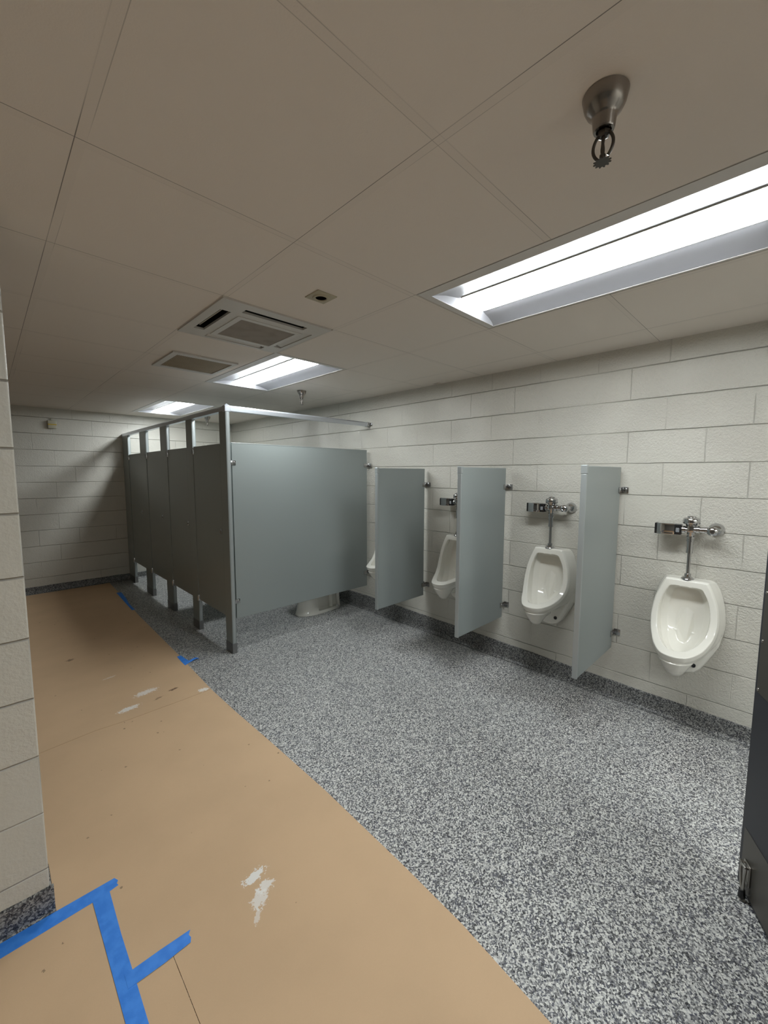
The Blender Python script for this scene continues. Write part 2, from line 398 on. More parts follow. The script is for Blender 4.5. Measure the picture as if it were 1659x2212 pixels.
# ------------------------------------------------------------------ toilet partitions
XF, TH = 1.39, 0.034
PZ0, PZ1, RZ = 0.30, 1.735, 1.99
def screw(bm, c, ax, r=0.005, mi=0): lathe(bm, c, ax, [(0, r), (0.0015, r), (0.003, r*0.6)], 12, mi)
def pilaster(y0, y1, label, full_edge=False):
    yc = (y0+y1)/2
    t = thing('stall_pilaster', label, 'pilaster', (XF, yc, 0), 'grey pilasters of the toilet stalls')
    hw = (y1-y0)/2
    bm = bm_new(); box(bm, 0, TH, -hw, hw, 0.006, RZ+0.005, 0.003); obj('post_panel', bm, M['panel'], t)
    bm = bm_new(); box(bm, -0.0025, TH+0.0025, -hw-0.0025, hw+0.0025, 0.0, 0.085, 0.001); obj('shoe', bm, M['shoe'], t)['label'] = 'dark steel shoe at the pilaster foot'
    bm = bm_new(); box(bm, TH*0.25, TH*0.75, -hw-0.0015, -hw+0.001, 0.09, RZ); obj('edge_trim', bm, M['panel_trim'], t)['label'] = 'pale edge trim'
    return t
PIL = [(3.205, 3.330, 'grey corner pilaster at the near end of the toilet stalls'), (3.937, 4.093, 'grey pilaster between the first and second stall doors from the corner'),
       (4.672, 4.882, 'grey pilaster between the second and third stall doors from the corner'), (5.437, 5.690, 'grey pilaster between the third and fourth stall doors from the corner'),
       (6.262, 6.548, 'grey pilaster against the far block wall')]
pobjs = [pilaster(*p) for p in PIL]
DOOR = [(3.333, 3.933, 'grey stall door next to the corner pilaster, nearest of the four'), (4.098, 4.667, 'second grey stall door from the corner pilaster'),
        (4.887, 5.432, 'third grey stall door from the corner pilaster'), (5.695, 6.257, 'farthest grey stall door by the end wall')]
for y0, y1, lab in DOOR:
    t = thing('stall_door', lab, 'stall door', (XF, (y0+y1)/2, 0), 'grey toilet stall doors'); hw = (y1-y0)/2 - 0.005
    bm = bm_new(); box(bm, 0.004, 0.029, -hw, hw, PZ0, PZ1, 0.002); obj('door_panel', bm, M['panel'], t)
    bm = bm_new(); box(bm, 0.003, 0.030, -hw+0.004, hw-0.004, PZ1-0.001, PZ1+0.004, 0.001); obj('top_trim', bm, M['panel_trim'], t)['label'] = 'pale trim capping the door'
    for z in (PZ0+0.0, PZ1-0.06):
        bm = bm_new()
        box(bm, -0.006, 0.036, hw-0.014, hw+0.0040, z-0.012, z+0.052, 0.003); lathe(bm, (-0.006, hw-0.006, z-0.006), (0, 0, 1), [(0, 0.007), (0.05, 0.007)], 12)
        obj('hinge', bm, M['bracket'], t, smooth=40)['label'] = 'chrome pivot hinge'
    bm = bm_new(); box(bm, -0.002, 0.006, -hw+0.018, -hw+0.038, 0.99, 1.035, 0.002); lathe(bm, (-0.002, -hw+0.028, 1.012), (-1, 0, 0), [(0, 0.007), (0.006, 0.007), (0.008, 0.004)], 14)
    obj('latch', bm, M['bracket'], t, smooth=40)['label'] = 'small chrome emergency latch slot'

def hb(bm, u0, u1, v0, v1, z0, z1, bev=0.001): box(bm, u0, u1, v0, v1, z0, z1, bev)
def bracket_mesh():
    """stirrup bracket; local +x runs into the wall, centred on the panel end"""
    bm = bm_new()
    for s in (-1, 1): box(bm, -0.045, 0.028, s*0.0155-0.0015, s*0.0155+0.0015, -0.02, 0.02, 0.0008)
    for s in (-1, 1): box(bm, 0.024, 0.030, s*0.0155-0.004 if s > 0 else -0.050, 0.050 if s > 0 else -0.0115, -0.02, 0.02, 0.0008)
    screw(bm, (-0.022, -0.017, 0), (0, -1, 0), 0.008); screw(bm, (-0.022, 0.017, 0), (0, 1, 0), 0.008)
    screw(bm, (0.024, -0.036, 0.004), (-1, 0, 0), 0.007); screw(bm, (0.024, 0.036, 0.004), (-1, 0, 0), 0.007)
    return bm
brm = None
def bracket(parent, loc, flip=False, lab='chrome wall bracket'):
    global brm
    if brm is None:
        o = obj('bracket', bracket_mesh(), M['bracket'], parent, loc, smooth=35); brm = o.data
    else:
        o = bpy.data.objects.new('bracket', brm); COL.objects.link(o); o.parent = parent; o.location = loc
    if flip: o.rotation_euler = (0, 0, PI)
    o['label'] = lab
def side_panel(y, label, near):
    t = thing('partition_panel', label, 'partition panel', (2.17, y, 0), 'grey side panels of the toilet stalls')
    x0, x1 = 1.437-2.17, 2.897-2.17
    bm = bm_new(); box(bm, x0, x1, 0, 0.025, PZ0-0.01, PZ1+0.004, 0.0015); obj('panel_board', bm, M['panel'], t)
    bm = bm_new(); box(bm, x0-0.001, x1+0.001, -0.001, 0.026, PZ1+0.003, PZ1+0.009, 0.001); obj('top_trim', bm, M['panel_trim'], t)['label'] = 'pale trim along the top edge'
    for z in (0.438, 1.582):
        bracket(t, (x1, 0.0125, z))
        bm = bm_new()
        box(bm, x0-0.012, x0+0.030, -0.004, 0.0, z-0.018, z+0.018, 0.001); box(bm, x0-0.012, x0+0.030, 0.025, 0.029, z-0.018, z+0.018, 0.001)
        box(bm, x0-0.0125, x0-0.0085, -0.004, 0.029, z-0.018, z+0.018, 0.001); screw(bm, (x0+0.016, -0.004, z+0.004), (0, -1, 0), 0.006)
        obj('post_bracket', bm, M['bracket'], t, smooth=35)['label'] = 'small chrome bracket at the pilaster'
    return t
side_panel(3.215, 'wide grey partition panel closing the near end of the stalls', True)
for y, s in ((4.00, 'between the first and second stalls from the corner'), (4.765, 'between the second and third stalls from the corner'), (5.55, 'between the third and fourth stalls from the corner')):
    side_panel(y, 'grey partition panel ' + s, False)
# headrails: peaked extrusion
def rail_ring(a, along):
    prof = [(-0.021, 0.0), (-0.021, 0.030), (-0.012, 0.040), (0.0, 0.044), (0.012, 0.040), (0.021, 0.030), (0.021, 0.0)]
    return [((p, a, z) if along == 'y' else (a, p, z)) for p, z in prof]
t = thing('headrail', 'long grey headrail over the stall doors ending at the far wall', 'headrail', (XF+0.017, 4.9, RZ), 'headrails on top of the toilet stalls')
bm = bm_new(); loft(bm, [rail_ring(3.232-4.9, 'y'), rail_ring(6.545-4.9, 'y')]); obj('rail_bar', bm, M['rail'], t)
t = thing('headrail', 'grey headrail crossing from the corner pilaster to the urinal wall', 'headrail', (2.2, 3.226, RZ), 'headrails on top of the toilet stalls')
bm = bm_new(); loft(bm, [rail_ring(1.432-2.2, 'x'), rail_ring(2.905-2.2, 'x')]); obj('rail_bar', bm, M['rail'], t)
bm = bm_new(); box(bm, 1.385-2.2, 1.433-2.2, -0.025, 0.025, -0.008, 0.040, 0.004)
loft(bm, [[(1.385-2.2, -0.025, 0.039), (1.433-2.2, -0.025, 0.039), (1.433-2.2, 0.025, 0.039), (1.385-2.2, 0.025, 0.039)], [(1.405-2.2, -0.003, 0.056), (1.413-2.2, -0.003, 0.056), (1.413-2.2, 0.003, 0.056), (1.405-2.2, 0.003, 0.056)]])
obj('corner_cap', bm, M['rail'], t)['label'] = 'pointed cast corner cap'
bm = bm_new(); box(bm, 2.895-2.2, 2.943-2.2-0.001, -0.024, 0.024, -0.003, 0.042, 0.003); box(bm, 2.936-2.2, 2.942-2.2, -0.05, 0.05, 0.005, 0.035, 0.002)
for s in (-1, 1): screw(bm, (2.936-2.2, s*0.037, 0.02), (-1, 0, 0), 0.006)
screw(bm, (2.915-2.2, -0.024, 0.022), (0, -1, 0), 0.006)
obj('wall_bracket', bm, M['bracket'], t, smooth=35)['label'] = 'chrome bracket at the block wall'

# ------------------------------------------------------------------ urinal screens
scr0 = None
for y, lab in ((2.423, 'farthest of the three grey urinal screens, nearest the stalls'), (1.605, 'middle of the three grey urinal screens'), (0.803, 'nearest of the three grey urinal screens, showing its pale front edge')):
    if scr0 is None:
        t = scr0 = thing('urinal_screen', lab, 'urinal screen', (2.9, y, 0), 'grey screens between the urinals')
        bm = bm_new(); box(bm, -0.590, 0, 0.0, 0.026, 0.355, 1.543, 0.003); obj('screen_board', bm, M['panel'], t)
        bm = bm_new(); box(bm, -0.602, -0.588, -0.0015, 0.0275, 0.352, 1.500, 0.003); box(bm, -0.604, -0.582, -0.003, 0.029, 1.500, 1.548, 0.003)
        obj('edge_trim', bm, M['panel_trim'], t)['label'] = 'pale metal trim capping the free edge'
        for z in (0.455, 1.397): bracket(t, (0.012, 0.013, z))
    else:
        t = copy_tree(scr0); t.location = (2.9, y, 0); t['label'] = lab

# ------------------------------------------------------------------ urinals
def interp_ring(half, n=10):
    """half: (w,d,h) from top centre to bottom centre; mirrored into a closed ring, Catmull-Rom"""
    ctl = half + [(-w_, d, h) for (w_, d, h) in half[-2:0:-1]]
    m = len(ctl); out = []
    for i in range(m):
        p0, p1, p2, p3 = (Vector(ctl[(i+k) % m]) for k in (-1, 0, 1, 2))
        for s in range(n):
            t_ = s/n
            q = 0.5*((2*p1) + (p2-p0)*t_ + (2*p0-5*p1+4*p2-p3)*t_*t_ + (3*p1-p0-3*p2+p3)*t_**3)
            out.append((-q.y, q.x, q.z))      # local x = -depth (wall at 0), y = w, z = h
    return out
def urinal_body():
    rim_out = [(0, .112, .966), (.082, .112, .966), (.100, .113, .953), (.122, .116, .905), (.143, .122, .840), (.153, .138, .760), (.148, .166, .695), (.130, .215, .650), (.105, .278, .622), (.060, .350, .605), (0, .372, .602)]
    rim_in = [(0, .117, .932), (.066, .118, .932), (.086, .118, .910), (.107, .120, .860), (.119, .130, .800), (.121, .145, .745), (.115, .170, .700), (.100, .203, .664), (.080, .245, .641), (.043, .304, .623), (0, .326, .619)]
    in1 = [(0, .098, .930), (.064, .098, .930), (.083, .099, .908), (.104, .100, .857), (.116, .108, .797), (.118, .122, .740), (.112, .146, .691), (.096, .180, .652), (.076, .222, .626), (.040, .282, .606), (0, .304, .601)]
    in2 = [(0, .070, .940), (.070, .070, .938), (.089, .070, .912), (.105, .072, .862), (.114, .078, .800), (.114, .088, .735), (.106, .112, .672), (.090, .148, .627), (.068, .190, .600), (.035, .240, .583), (0, .258, .579)]
    in3 = [(0, .045, .912), (.045, .045, .910), (.064, .045, .888), (.078, .046, .845), (.085, .050, .785), (.085, .060, .720), (.078, .084, .655), (.062, .118, .608), (.044, .152, .581), (.022, .185, .569), (0, .196, .567)]
    in4 = [(0, .042, .80), (.02, .042, .80), (.03, .042, .785), (.037, .043, .755), (.040, .046, .72), (.040, .055, .68), (.036, .070, .645), (.028, .088, .618), (.018, .100, .604), (.01, .107, .598), (0, .108, .596)]
    o1 = [(0, .100, .972), (.088, .100, .972), (.106, .100, .958), (.129, .101, .905), (.150, .105, .838), (.160, .119, .752), (.154, .146, .683), (.135, .197, .632), (.108, .262, .599), (.061, .338, .579), (0, .361, .575)]
    o1b = [(0, .085, .972), (.090, .085, .972), (.110, .085, .956), (.134, .085, .900), (.154, .087, .830), (.163, .098, .740), (.154, .122, .665), (.131, .177, .606), (.099, .242, .570), (.054, .315, .551), (0, .337, .547)]
    o2 = [(0, .05, .970), (.095, .05, .970), (.122, .05, .948), (.145, .05, .890), (.162, .05, .815), (.170, .055, .730), (.161, .075, .650), (.132, .125, .595), (.092, .190, .562), (.045, .255, .546), (0, .275, .541)]
    o3 = [(0, 0, .968), (.105, 0, .968), (.140, 0, .930), (.160, 0, .870), (.172, 0, .810), (.178, 0, .740), (.175, 0, .680), (.160, 0, .620), (.120, 0, .585), (.060, 0, .570), (0, 0, .565)]
    bm = bm_new()
    rings = [interp_ring(r_) for r_ in (in4, in3, in2, in1, rim_in, rim_out, o1, o1b, o2, o3)]
    loft(bm, rings)
    # trap cone under the lip
    def ell(cd, rw, rd, h, n=32): return [(-cd + rd*math.cos(a), rw*math.sin(a), h) for a in [2*PI*k/n for k in range(n)]]
    loft(bm, [ell(.258, .082, .100, .557), ell(.262, .072, .086, .540), ell(.264, .056, .066, .510), ell(.262, .039, .045, .482), ell(.260, .027, .030, .467), ell(.260, .012, .012, .461)])
    # back shield on the wall
    sh = [(.10, .66), (.172, .66), (.162, .60), (.135, .54), (.108, .485), (.085, .445), (.060, .418), (.030, .407), (0, .404)]
    def shr(d, k):
        half = [(w_*k, h + (0.0 if h > .6 else (1-k)*0.10)) for w_, h in sh]
        full = half + [(-w_, h) for w_, h in half[::-1][1:]]
        return [(-d, w_, h) for w_, h in full]
    loft(bm, [shr(0, 1), shr(.045, .98), shr(.062, .93), shr(.070, .84)])
    loft(bm, [ell(.14, .040, .12, .555), ell(.14, .036, .115, .53), ell(.13, .030, .10, .50), ell(.12, .02, .07, .488)])
    return bm
def make_valve(lbl, loc):
    """flushometer, local origin on the wall at its centre line and at its spud height"""
    t = thing('flush_valve', lbl, 'flush valve', loc, 'chrome sensor flush valves above the urinals')
    D = -0.083; z = lambda a: a - 0.972
    bm = bm_new()
    lathe(bm, (D, 0, z(1.225)), (0, 0, 1), [(0, .017), (.01, .019), (.03, .020), (.05, .023), (.062, .026), (.066, .032), (.070, .040), (.074, .0415), (.094, .0410), (.100, .037), (.104, .030), (.105, .022), (.111, .021), (.114, .015), (.115, .0)], 36)
    lathe(bm, (D, -0.012, z(1.262)), (0, -1, 0), [(0, .018), (.014, .018), (.016, .022), (.028, .022), (.029, .017), (.045, .017)], 28)
    lathe(bm, (D, 0.012, z(1.258)), (0, 1, 0), [(0, .016), (.012, .016), (.013, .022), (.028, .022), (.029, .018), (.034, .018)], 28)
    box(bm, D-0.026, D-0.010, -0.015, 0.015, z(1.245), z(1.285), 0.003)
    obj('valve_body', bm, M['chrome'], t, smooth=35)
    bm = bm_new()
    lathe(bm, (D, 0, z(1.225)), (0, 0, -1), [(0, .018), (.004, .021), (.012, .021), (.013, .017), (.02, .017), (.022, .020), (.032, .020), (.034, .016), (.075, .0155), (.095, .0175), (.099, .0175), (.100, .0095)], 28)
    obj('vacuum_breaker', bm, M['chrome'], t, smooth=35)
    bm = bm_new(); lathe(bm, (D, 0, z(1.13)), (0, 0, -1), [(0, .0095), (.14, .0095)], 24); obj('flush_tube', bm, M['chrome'], t, smooth=35)
    bm = bm_new(); lathe(bm, (D, 0, z(0.9715)), (0, 0, 1), [(0, .031), (.004, .032), (.010, .029), (.016, .020), (.018, .0165), (.034, .0165), (.036, .011)], 32); obj('spud_coupling', bm, M['chrome'], t, smooth=35)
    # sensor head
    bm = bm_new(); box(bm, D-0.032, D+0.024, 0.072, 0.160, z(1.225), z(1.290), 0.004)
    box(bm, D-0.034, D-0.028, 0.080, 0.150, z(1.225), z(1.239), 0.002); s = obj('sensor_box', bm, M['chrome'], t, smooth=35)
    bm = bm_new(); box(bm, D-0.0325, D+0.0245, 0.158, 0.171, z(1.226), z(1.289), 0.004); obj('end_cap', bm, M['black'], s, smooth=35)['label'] = 'black plastic end cap'
    bm = bm_new(); box(bm, D-0.029, D+0.020, 0.042, 0.077, z(1.228), z(1.287), 0.004); obj('sensor_window', bm, M['black'], s, smooth=35)['label'] = 'black sensor window'
    bm = bm_new()
    for k in range(3): box(bm, D-0.0302, D-0.0285, 0.052, 0.066, z(1.2440+k*0.010), z(1.2462+k*0.010))
    for k in (0.052, 0.0585, 0.065): box(bm, D-0.0302, D-0.0285, k-0.001, k+0.001, z(1.244), z(1.266))
    obj('printed_mark', bm, M['grey_label'], s)['label'] = 'pale grey printed mark'
    # stop
    bm = bm_new()
    lathe(bm, (D, -0.052, z(1.262)), (0, -1, 0), [(0, .018), (.012, .018), (.014, .021), (.022, .021), (.024, .018), (.03, .018), (.035, .022), (.058, .022), (.066, .014), (.070, .0)], 28)
    lathe(bm, (D, -0.100, z(1.262)), (-1, 0, 0), [(0, .019), (.022, .020), (.026, .0245), (.038, .0245), (.046, .017), (.048, .010), (.044, .009), (.044, 0)], 30)
    lathe(bm, (D, -0.105, z(1.262)), (1, 0, 0), [(0, .0165), (.05, .0165), (.08, .0165)], 28)
    obj('control_stop', bm, M['chrome'], t, smooth=35)
    bm = bm_new(); lathe(bm, (-0.001, -0.105, z(1.262)), (-1, 0, 0), [(0, .037), (.004, .038), (.010, .036), (.022, .028), (.030, .022), (.033, .0175), (.034, .0168)], 40)
    obj('wall_flange', bm, M['chrome'], t, smooth=35)
    return t
UR = [(0.418, -0.075, 'white urinal farthest right, mounted lower than the others'), (1.222, 0.0, 'white urinal between the middle and nearest grey screens'),
      (2.020, 0.0, 'white urinal half hidden behind the middle grey screen'), (2.828, 0.0, 'white urinal beside the stall panel, mostly hidden by the farthest screen')]
VL = ['chrome sensor flush valve above the lowest urinal at far right', 'chrome sensor flush valve above the urinal between middle and nearest screens',
      'chrome sensor flush valve half hidden by the middle screen', 'chrome sensor flush valve by the stall panel, only its black end showing']
u0 = v0 = None
for (y, dz, lab), vl in zip(UR, VL):
    if u0 is None:
        t = u0 = thing('urinal', lab, 'urinal', (XW-0.001, y, dz), 'white wall hung urinals')
        b = obj('basin', urinal_body(), M['porcelain'], t)
        rm = b.modifiers.new('remesh', 'REMESH'); rm.mode = 'VOXEL'; rm.voxel_size = 0.0030; rm.use_smooth_shade = True
        sm = b.modifiers.new('smooth', 'SMOOTH'); sm.factor = 0.5; sm.iterations = 5
        bm = bm_new(); lathe(bm, (-0.072, -0.056, 0.470), (-0.85, -0.5, 0), [(0, .012), (.003, .012), (.004, .010), (.004, .006), (.001, .005), (.001, 0)], 24)
        obj('plug', bm, M['black'], t, smooth=40)['label'] = 'dark round cleanout plug'
        v0 = make_valve(vl, (XW-0.0005, y, 0.972+dz))
        v0.location.z = 0.972+dz
    else:
        t = copy_tree(u0); t.location = (XW-0.001, y, dz); t['label'] = lab
        v = copy_tree(v0); v.location = (XW-0.0005, y, 0.972+dz); v['label'] = vl

# ------------------------------------------------------------------ toilet in the end stall
def toilet():
    yc = 3.625
    t = thing('toilet', 'white toilet whose pedestal shows under the wide end panel', 'toilet', (2.5, yc, 0))
    def sec(z, xf, xb, wf, wb, n=48, e=2.4):
        # superellipse, front at xf, back at xb
        cx = (xf+xb)/2; rx = (xb-xf)/2; out = []
        for k in range(n):
            a = 2*PI*k/n; c, s = math.cos(a), math.sin(a)
            x = math.copysign(abs(c)**(2/e), c); y_ = math.copysign(abs(s)**(2/e), s)
            wd = wf + (wb-wf)*(x+1)/2
            out.append((cx + rx*x - 2.5, wd*y_, z))
        return out
    bm = bm_new()
    loft(bm, [sec(0.0, 2.268, 2.83, .128, .112), sec(.012, 2.266, 2.832, .130, .114), sec(.022, 2.274, 2.824, .122, .106), sec(.08, 2.286, 2.81, .112, .092), sec(.2, 2.30, 2.80, .108, .085), sec(.26, 2.27, 2.81, .12, .09),
              sec(.32, 2.21, 2.82, .155, .10), sec(.37, 2.17, 2.84, .18, .12), sec(.395, 2.16, 2.86, .185, .13)])
    o = obj('pedestal_bowl', bm, M['porcelain'], t, smooth=50)
    bm = bm_new()
    box(bm, 2.475-2.5, 2.86-2.5, -0.150, -0.048, 0.030, 0.33, 0.012)
    cut = obj('trap_recess', bm, M['porcelain'], t)
    bpy.context.view_layer.update()
    md = o.modifiers.new('recess', 'BOOLEAN'); md.operation = 'DIFFERENCE'; md.object = cut; md.solver = 'EXACT'
    dg = bpy.context.evaluated_depsgraph_get(); me = bpy.data.meshes.new_from_object(o.evaluated_get(dg)); o.modifiers.clear(); o.data = me
    bpy.data.objects.remove(cut)
    bm = bm_new(); lathe(bm, (0.17, -0.052, 0.02), (0, 0, 1), [(0, .026), (.34, .026)], 20); lathe(bm, (0.275, -0.056, 0.02), (-0.1, 0, 1), [(0, .022), (.30, .024)], 20)
    obj('trapway', bm, M['porcelain'], t, smooth=40)
    bm = bm_new(); lathe(bm, (0.235, -0.088, 0.020), (0, 0, 1), [(0, .014), (.012, .014), (.02, .010), (.023, 0)], 20); obj('bolt_cap', bm, M['seat'], t, smooth=50)
    bm = bm_new()
    loft(bm, [sec(.397, 2.155, 2.62, .188, .17), sec(.412, 2.15, 2.62, .190, .172), sec(.42, 2.16, 2.62, .182, .165)]); obj('seat', bm, M['seat'], t, smooth=50)
toilet()

# ------------------------------------------------------------------ ceiling fixtures
lab_l = ['nearest ceiling troffer light at upper right, brightest and largest', 'middle ceiling troffer light beyond the air unit', 'farthest ceiling troffer light over the stalls',
         'added fill troffer light, unseen behind the camera near the entry door', 'added fill troffer light, unseen behind the camera toward the entry passage']
tro = None
for i, ((x, y), lab) in enumerate(zip(LIGHTS, lab_l)):
    if tro is None:
        t = tro = thing('ceiling_light', lab, 'ceiling light', (x, y+0.003, CZ), 'recessed troffer lights in the ceiling')
        W_, L_ = 0.600, 1.210; x0, x1, y0, y1 = 0.060, 0.585, 0.035, L_-0.035
        bm = bm_new()  # flange frame
        box(bm, 0.003, x0, 0.003, L_, -0.001, 0.008); box(bm, x1, W_, 0.003, L_, -0.001, 0.008)
        box(bm, x0, x1, 0.003, y0, -0.001, 0.008); box(bm, x0, x1, y1, L_, -0.001, 0.008)
        obj('frame', bm, M['white_metal'], t)
        bm = bm_new(); H = 0.034
        a, b = 0.243, 0.423
        prof = [(x0, 0.0), (x0+0.03, 0.010), (x0+0.08, 0.021), (x0+0.13, 0.028), (a, H), (b, H), (x1-0.13, 0.028), (x1-0.08, 0.021), (x1-0.03, 0.010), (x1, 0.0)]
        R0 = [(px, y0+0.0+pz*0.8, pz) for px, pz in prof]; R1 = [(px, y1-pz*0.8, pz) for px, pz in prof]
        va = [bm.verts.new(p) for p in R0]; vb = [bm.verts.new(p) for p in R1]
        for k in range(len(va)-1): bm.faces.new((va[k], va[k+1], vb[k+1], vb[k]))
        bm.faces.new(va); bm.faces.new(vb[::-1])
        obj('reflector', bm, M['reflector'], t, smooth=30)['label'] = 'white curved reflector'
        bm = bm_new(); box(bm, 0.005, W_-0.003, 0.006, L_-0.003, 0.084, 0.092); box(bm, 0.005, 0.009, 0.006, L_-0.003, 0.009, 0.084); box(bm, W_-0.007, W_-0.003, 0.006, L_-0.003, 0.009, 0.084)
        box(bm, 0.005, W_-0.003, 0.006, 0.010, 0.009, 0.084); box(bm, 0.005, W_-0.003, L_-0.007, L_-0.003, 0.009, 0.084); obj('housing', bm, M['white_metal'], t)
        bm = bm_new(); lx0, lx1 = a-0.012, b+0.012
        lp = []
        for k in range(13):
            s = k/12; lp.append((lx0+(lx1-lx0)*s, 0.030 - 0.022*math.sin(PI*s)**0.7))
        A = [(px, y0+0.045, pz) for px, pz in lp] + [(lx1, y0+0.045, 0.033), (lx0, y0+0.045, 0.033)]
        B = [(px, y1-0.045, pz) for px, pz in lp] + [(lx1, y1-0.045, 0.033), (lx0, y1-0.045, 0.033)]
        loft(bm, [A, B]); obj('lens', bm, M['lens'], t, smooth=40)['label'] = 'glowing white lens'
        bm = bm_new()
        for px in (lx0-0.004, lx1+0.001): box(bm, px, px+0.003, y0+0.04, y1-0.04, 0.0285, 0.036)
        obj('lens_rail', bm, M['white_metal'], t)
    else:
        t = copy_tree(tro); t.location = (x, y+0.003, CZ); t['label'] = lab

def cassette():
    cx, cy = 1.122, 2.172; t = thing('ceiling_air_unit', 'square white ceiling air conditioning cassette with brown centre grille', 'air conditioner', (cx, cy, CZ))
    h = 0.302; sl = [(-0.258, -0.205, -0.165, 0.185), (0.218, 0.268, -0.165, 0.185), (-0.165, 0.185, -0.245, -0.195), (-0.165, 0.185, 0.230, 0.280)]
    bm = bm_new(); slab_with_holes(bm, -h, h, -h, h, -0.008, [(a, b, c, d) for a, b, c, d in sl] + [(-0.132, 0.192, -0.120, 0.192)])
    r = bmesh.ops.extrude_face_region(bm, geom=list(bm.faces))
    for v in [g for g in r['geom'] if isinstance(g, bmesh.types.BMVert)]: v.co.z += 0.012
    obj('face_panel', bm, M['ac_plastic'], t)
    bm = bm_new()
    for (a, b, c, d) in sl:
        for q in ((a, b, c, c+0.002), (a, b, d-0.002, d), (a, a+0.002, c, d), (b-0.002, b, c, d)): box(bm, *q, 0.003, 0.05)
    box(bm, -h+0.006, h-0.006, -h+0.006, h-0.006, 0.05, 0.055)
    obj('air_duct', bm, M['dark'], t)
    for k, (a, b, c, d) in enumerate(sl):
        bm = bm_new(); m_ = M['ac_plastic']
        if b-a < 0.1:
            if k == 0: loft(bm, [[(a+0.026, y_, 0.012), (a+0.030, y_, 0.010), (a+0.030, y_, 0.030), (a+0.026, y_, 0.032)] for y_ in (c+0.012, d-0.012)])
            else: loft(bm, [[(a+0.008, y_, 0.008), (b-0.001, y_, 0.000), (b-0.001, y_, -0.004), (a+0.008, y_, 0.003)] for y_ in (c+0.012, d-0.012)])
        else:
            if k == 2: loft(bm, [[(x_, c+0.034, 0.008), (x_, c+0.038, 0.006), (x_, c+0.038, 0.026), (x_, c+0.034, 0.028)] for x_ in (a+0.012, b-0.012)])
            else: loft(bm, [[(x_, c+0.006, 0.008), (x_, d-0.001, 0.000), (x_, d-0.001, -0.004), (x_, c+0.006, 0.003)] for x_ in (a+0.012, b-0.012)])
        obj('louver', bm, m_, t)
    bm = bm_new(); slab_with_holes(bm, -0.158, 0.215, -0.145, 0.218, -0.011, [(-0.128, 0.188, -0.115, 0.188)])
    r = bmesh.ops.extrude_face_region(bm, geom=list(bm.faces))
    for v in [g for g in r['geom'] if isinstance(g, bmesh.types.BMVert)]: v.co.z += 0.006
    gf = obj('grille_frame', bm, M['ac_plastic'], t)
    bm = bm_new(); box(bm, -0.1285, 0.1885, -0.1155, 0.1885, -0.009, -0.004); obj('grille', bm, M['ac_grille'], gf)['label'] = 'dusty brown intake mesh'
cassette()
t = thing('exhaust_vent', 'small square exhaust vent with dirty brown grille in the ceiling', 'vent', (1.157, 3.145, CZ))
bm = bm_new(); slab_with_holes(bm, -0.225, 0.215, -0.235, 0.235, -0.010, [(-0.185, 0.190, -0.187, 0.187)])
r = bmesh.ops.extrude_face_region(bm, geom=list(bm.faces))
for v in [g for g in r['geom'] if isinstance(g, bmesh.types.BMVert)]: v.co.z += 0.009
for sx in (-0.205, 0.203):
    for sy in (-0.1, 0.1): lathe(bm, (sx, sy, -0.010), (0, 0, -1), [(0, .005), (.002, .004)], 10)
obj('frame', bm, M['ac_plastic'], t)
bm = bm_new(); box(bm, -0.186, 0.191, -0.188, 0.188, -0.004, 0.006); obj('grille', bm, M['vent_core'], t)['label'] = 'dusty brown eggcrate grille'

t = thing('ceiling_opening_plate', 'small yellowed ceiling plate with an open dark hole', 'ceiling plate', (1.137, 1.568, CZ))
bm = bm_new()
n = 32
def ringp(rr, z): return [(rr*math.cos(2*PI*k/n), rr*math.sin(2*PI*k/n), z) for k in range(n)]
def sq(hh, z):
    out = []
    for k in range(n):
        a = 2*PI*k/n; c, s = math.cos(a), math.sin(a); f = hh/max(abs(c), abs(s)); out.append((c*f, s*f, z))
    return out
loft(bm, [sq(.052, -0.0005), sq(.051, -0.004), ringp(.038, -0.005), ringp(.035, -0.009), ringp(.027, -0.010), ringp(.0245, -0.006)], False, False)
obj('plate', bm, M['yellowed'], t, smooth=30)
bm = bm_new(); loft(bm, [ringp(.0246, -0.006), ringp(.0246, 0.05)], False, True); obj('dark_socket', bm, M['dark'], t)

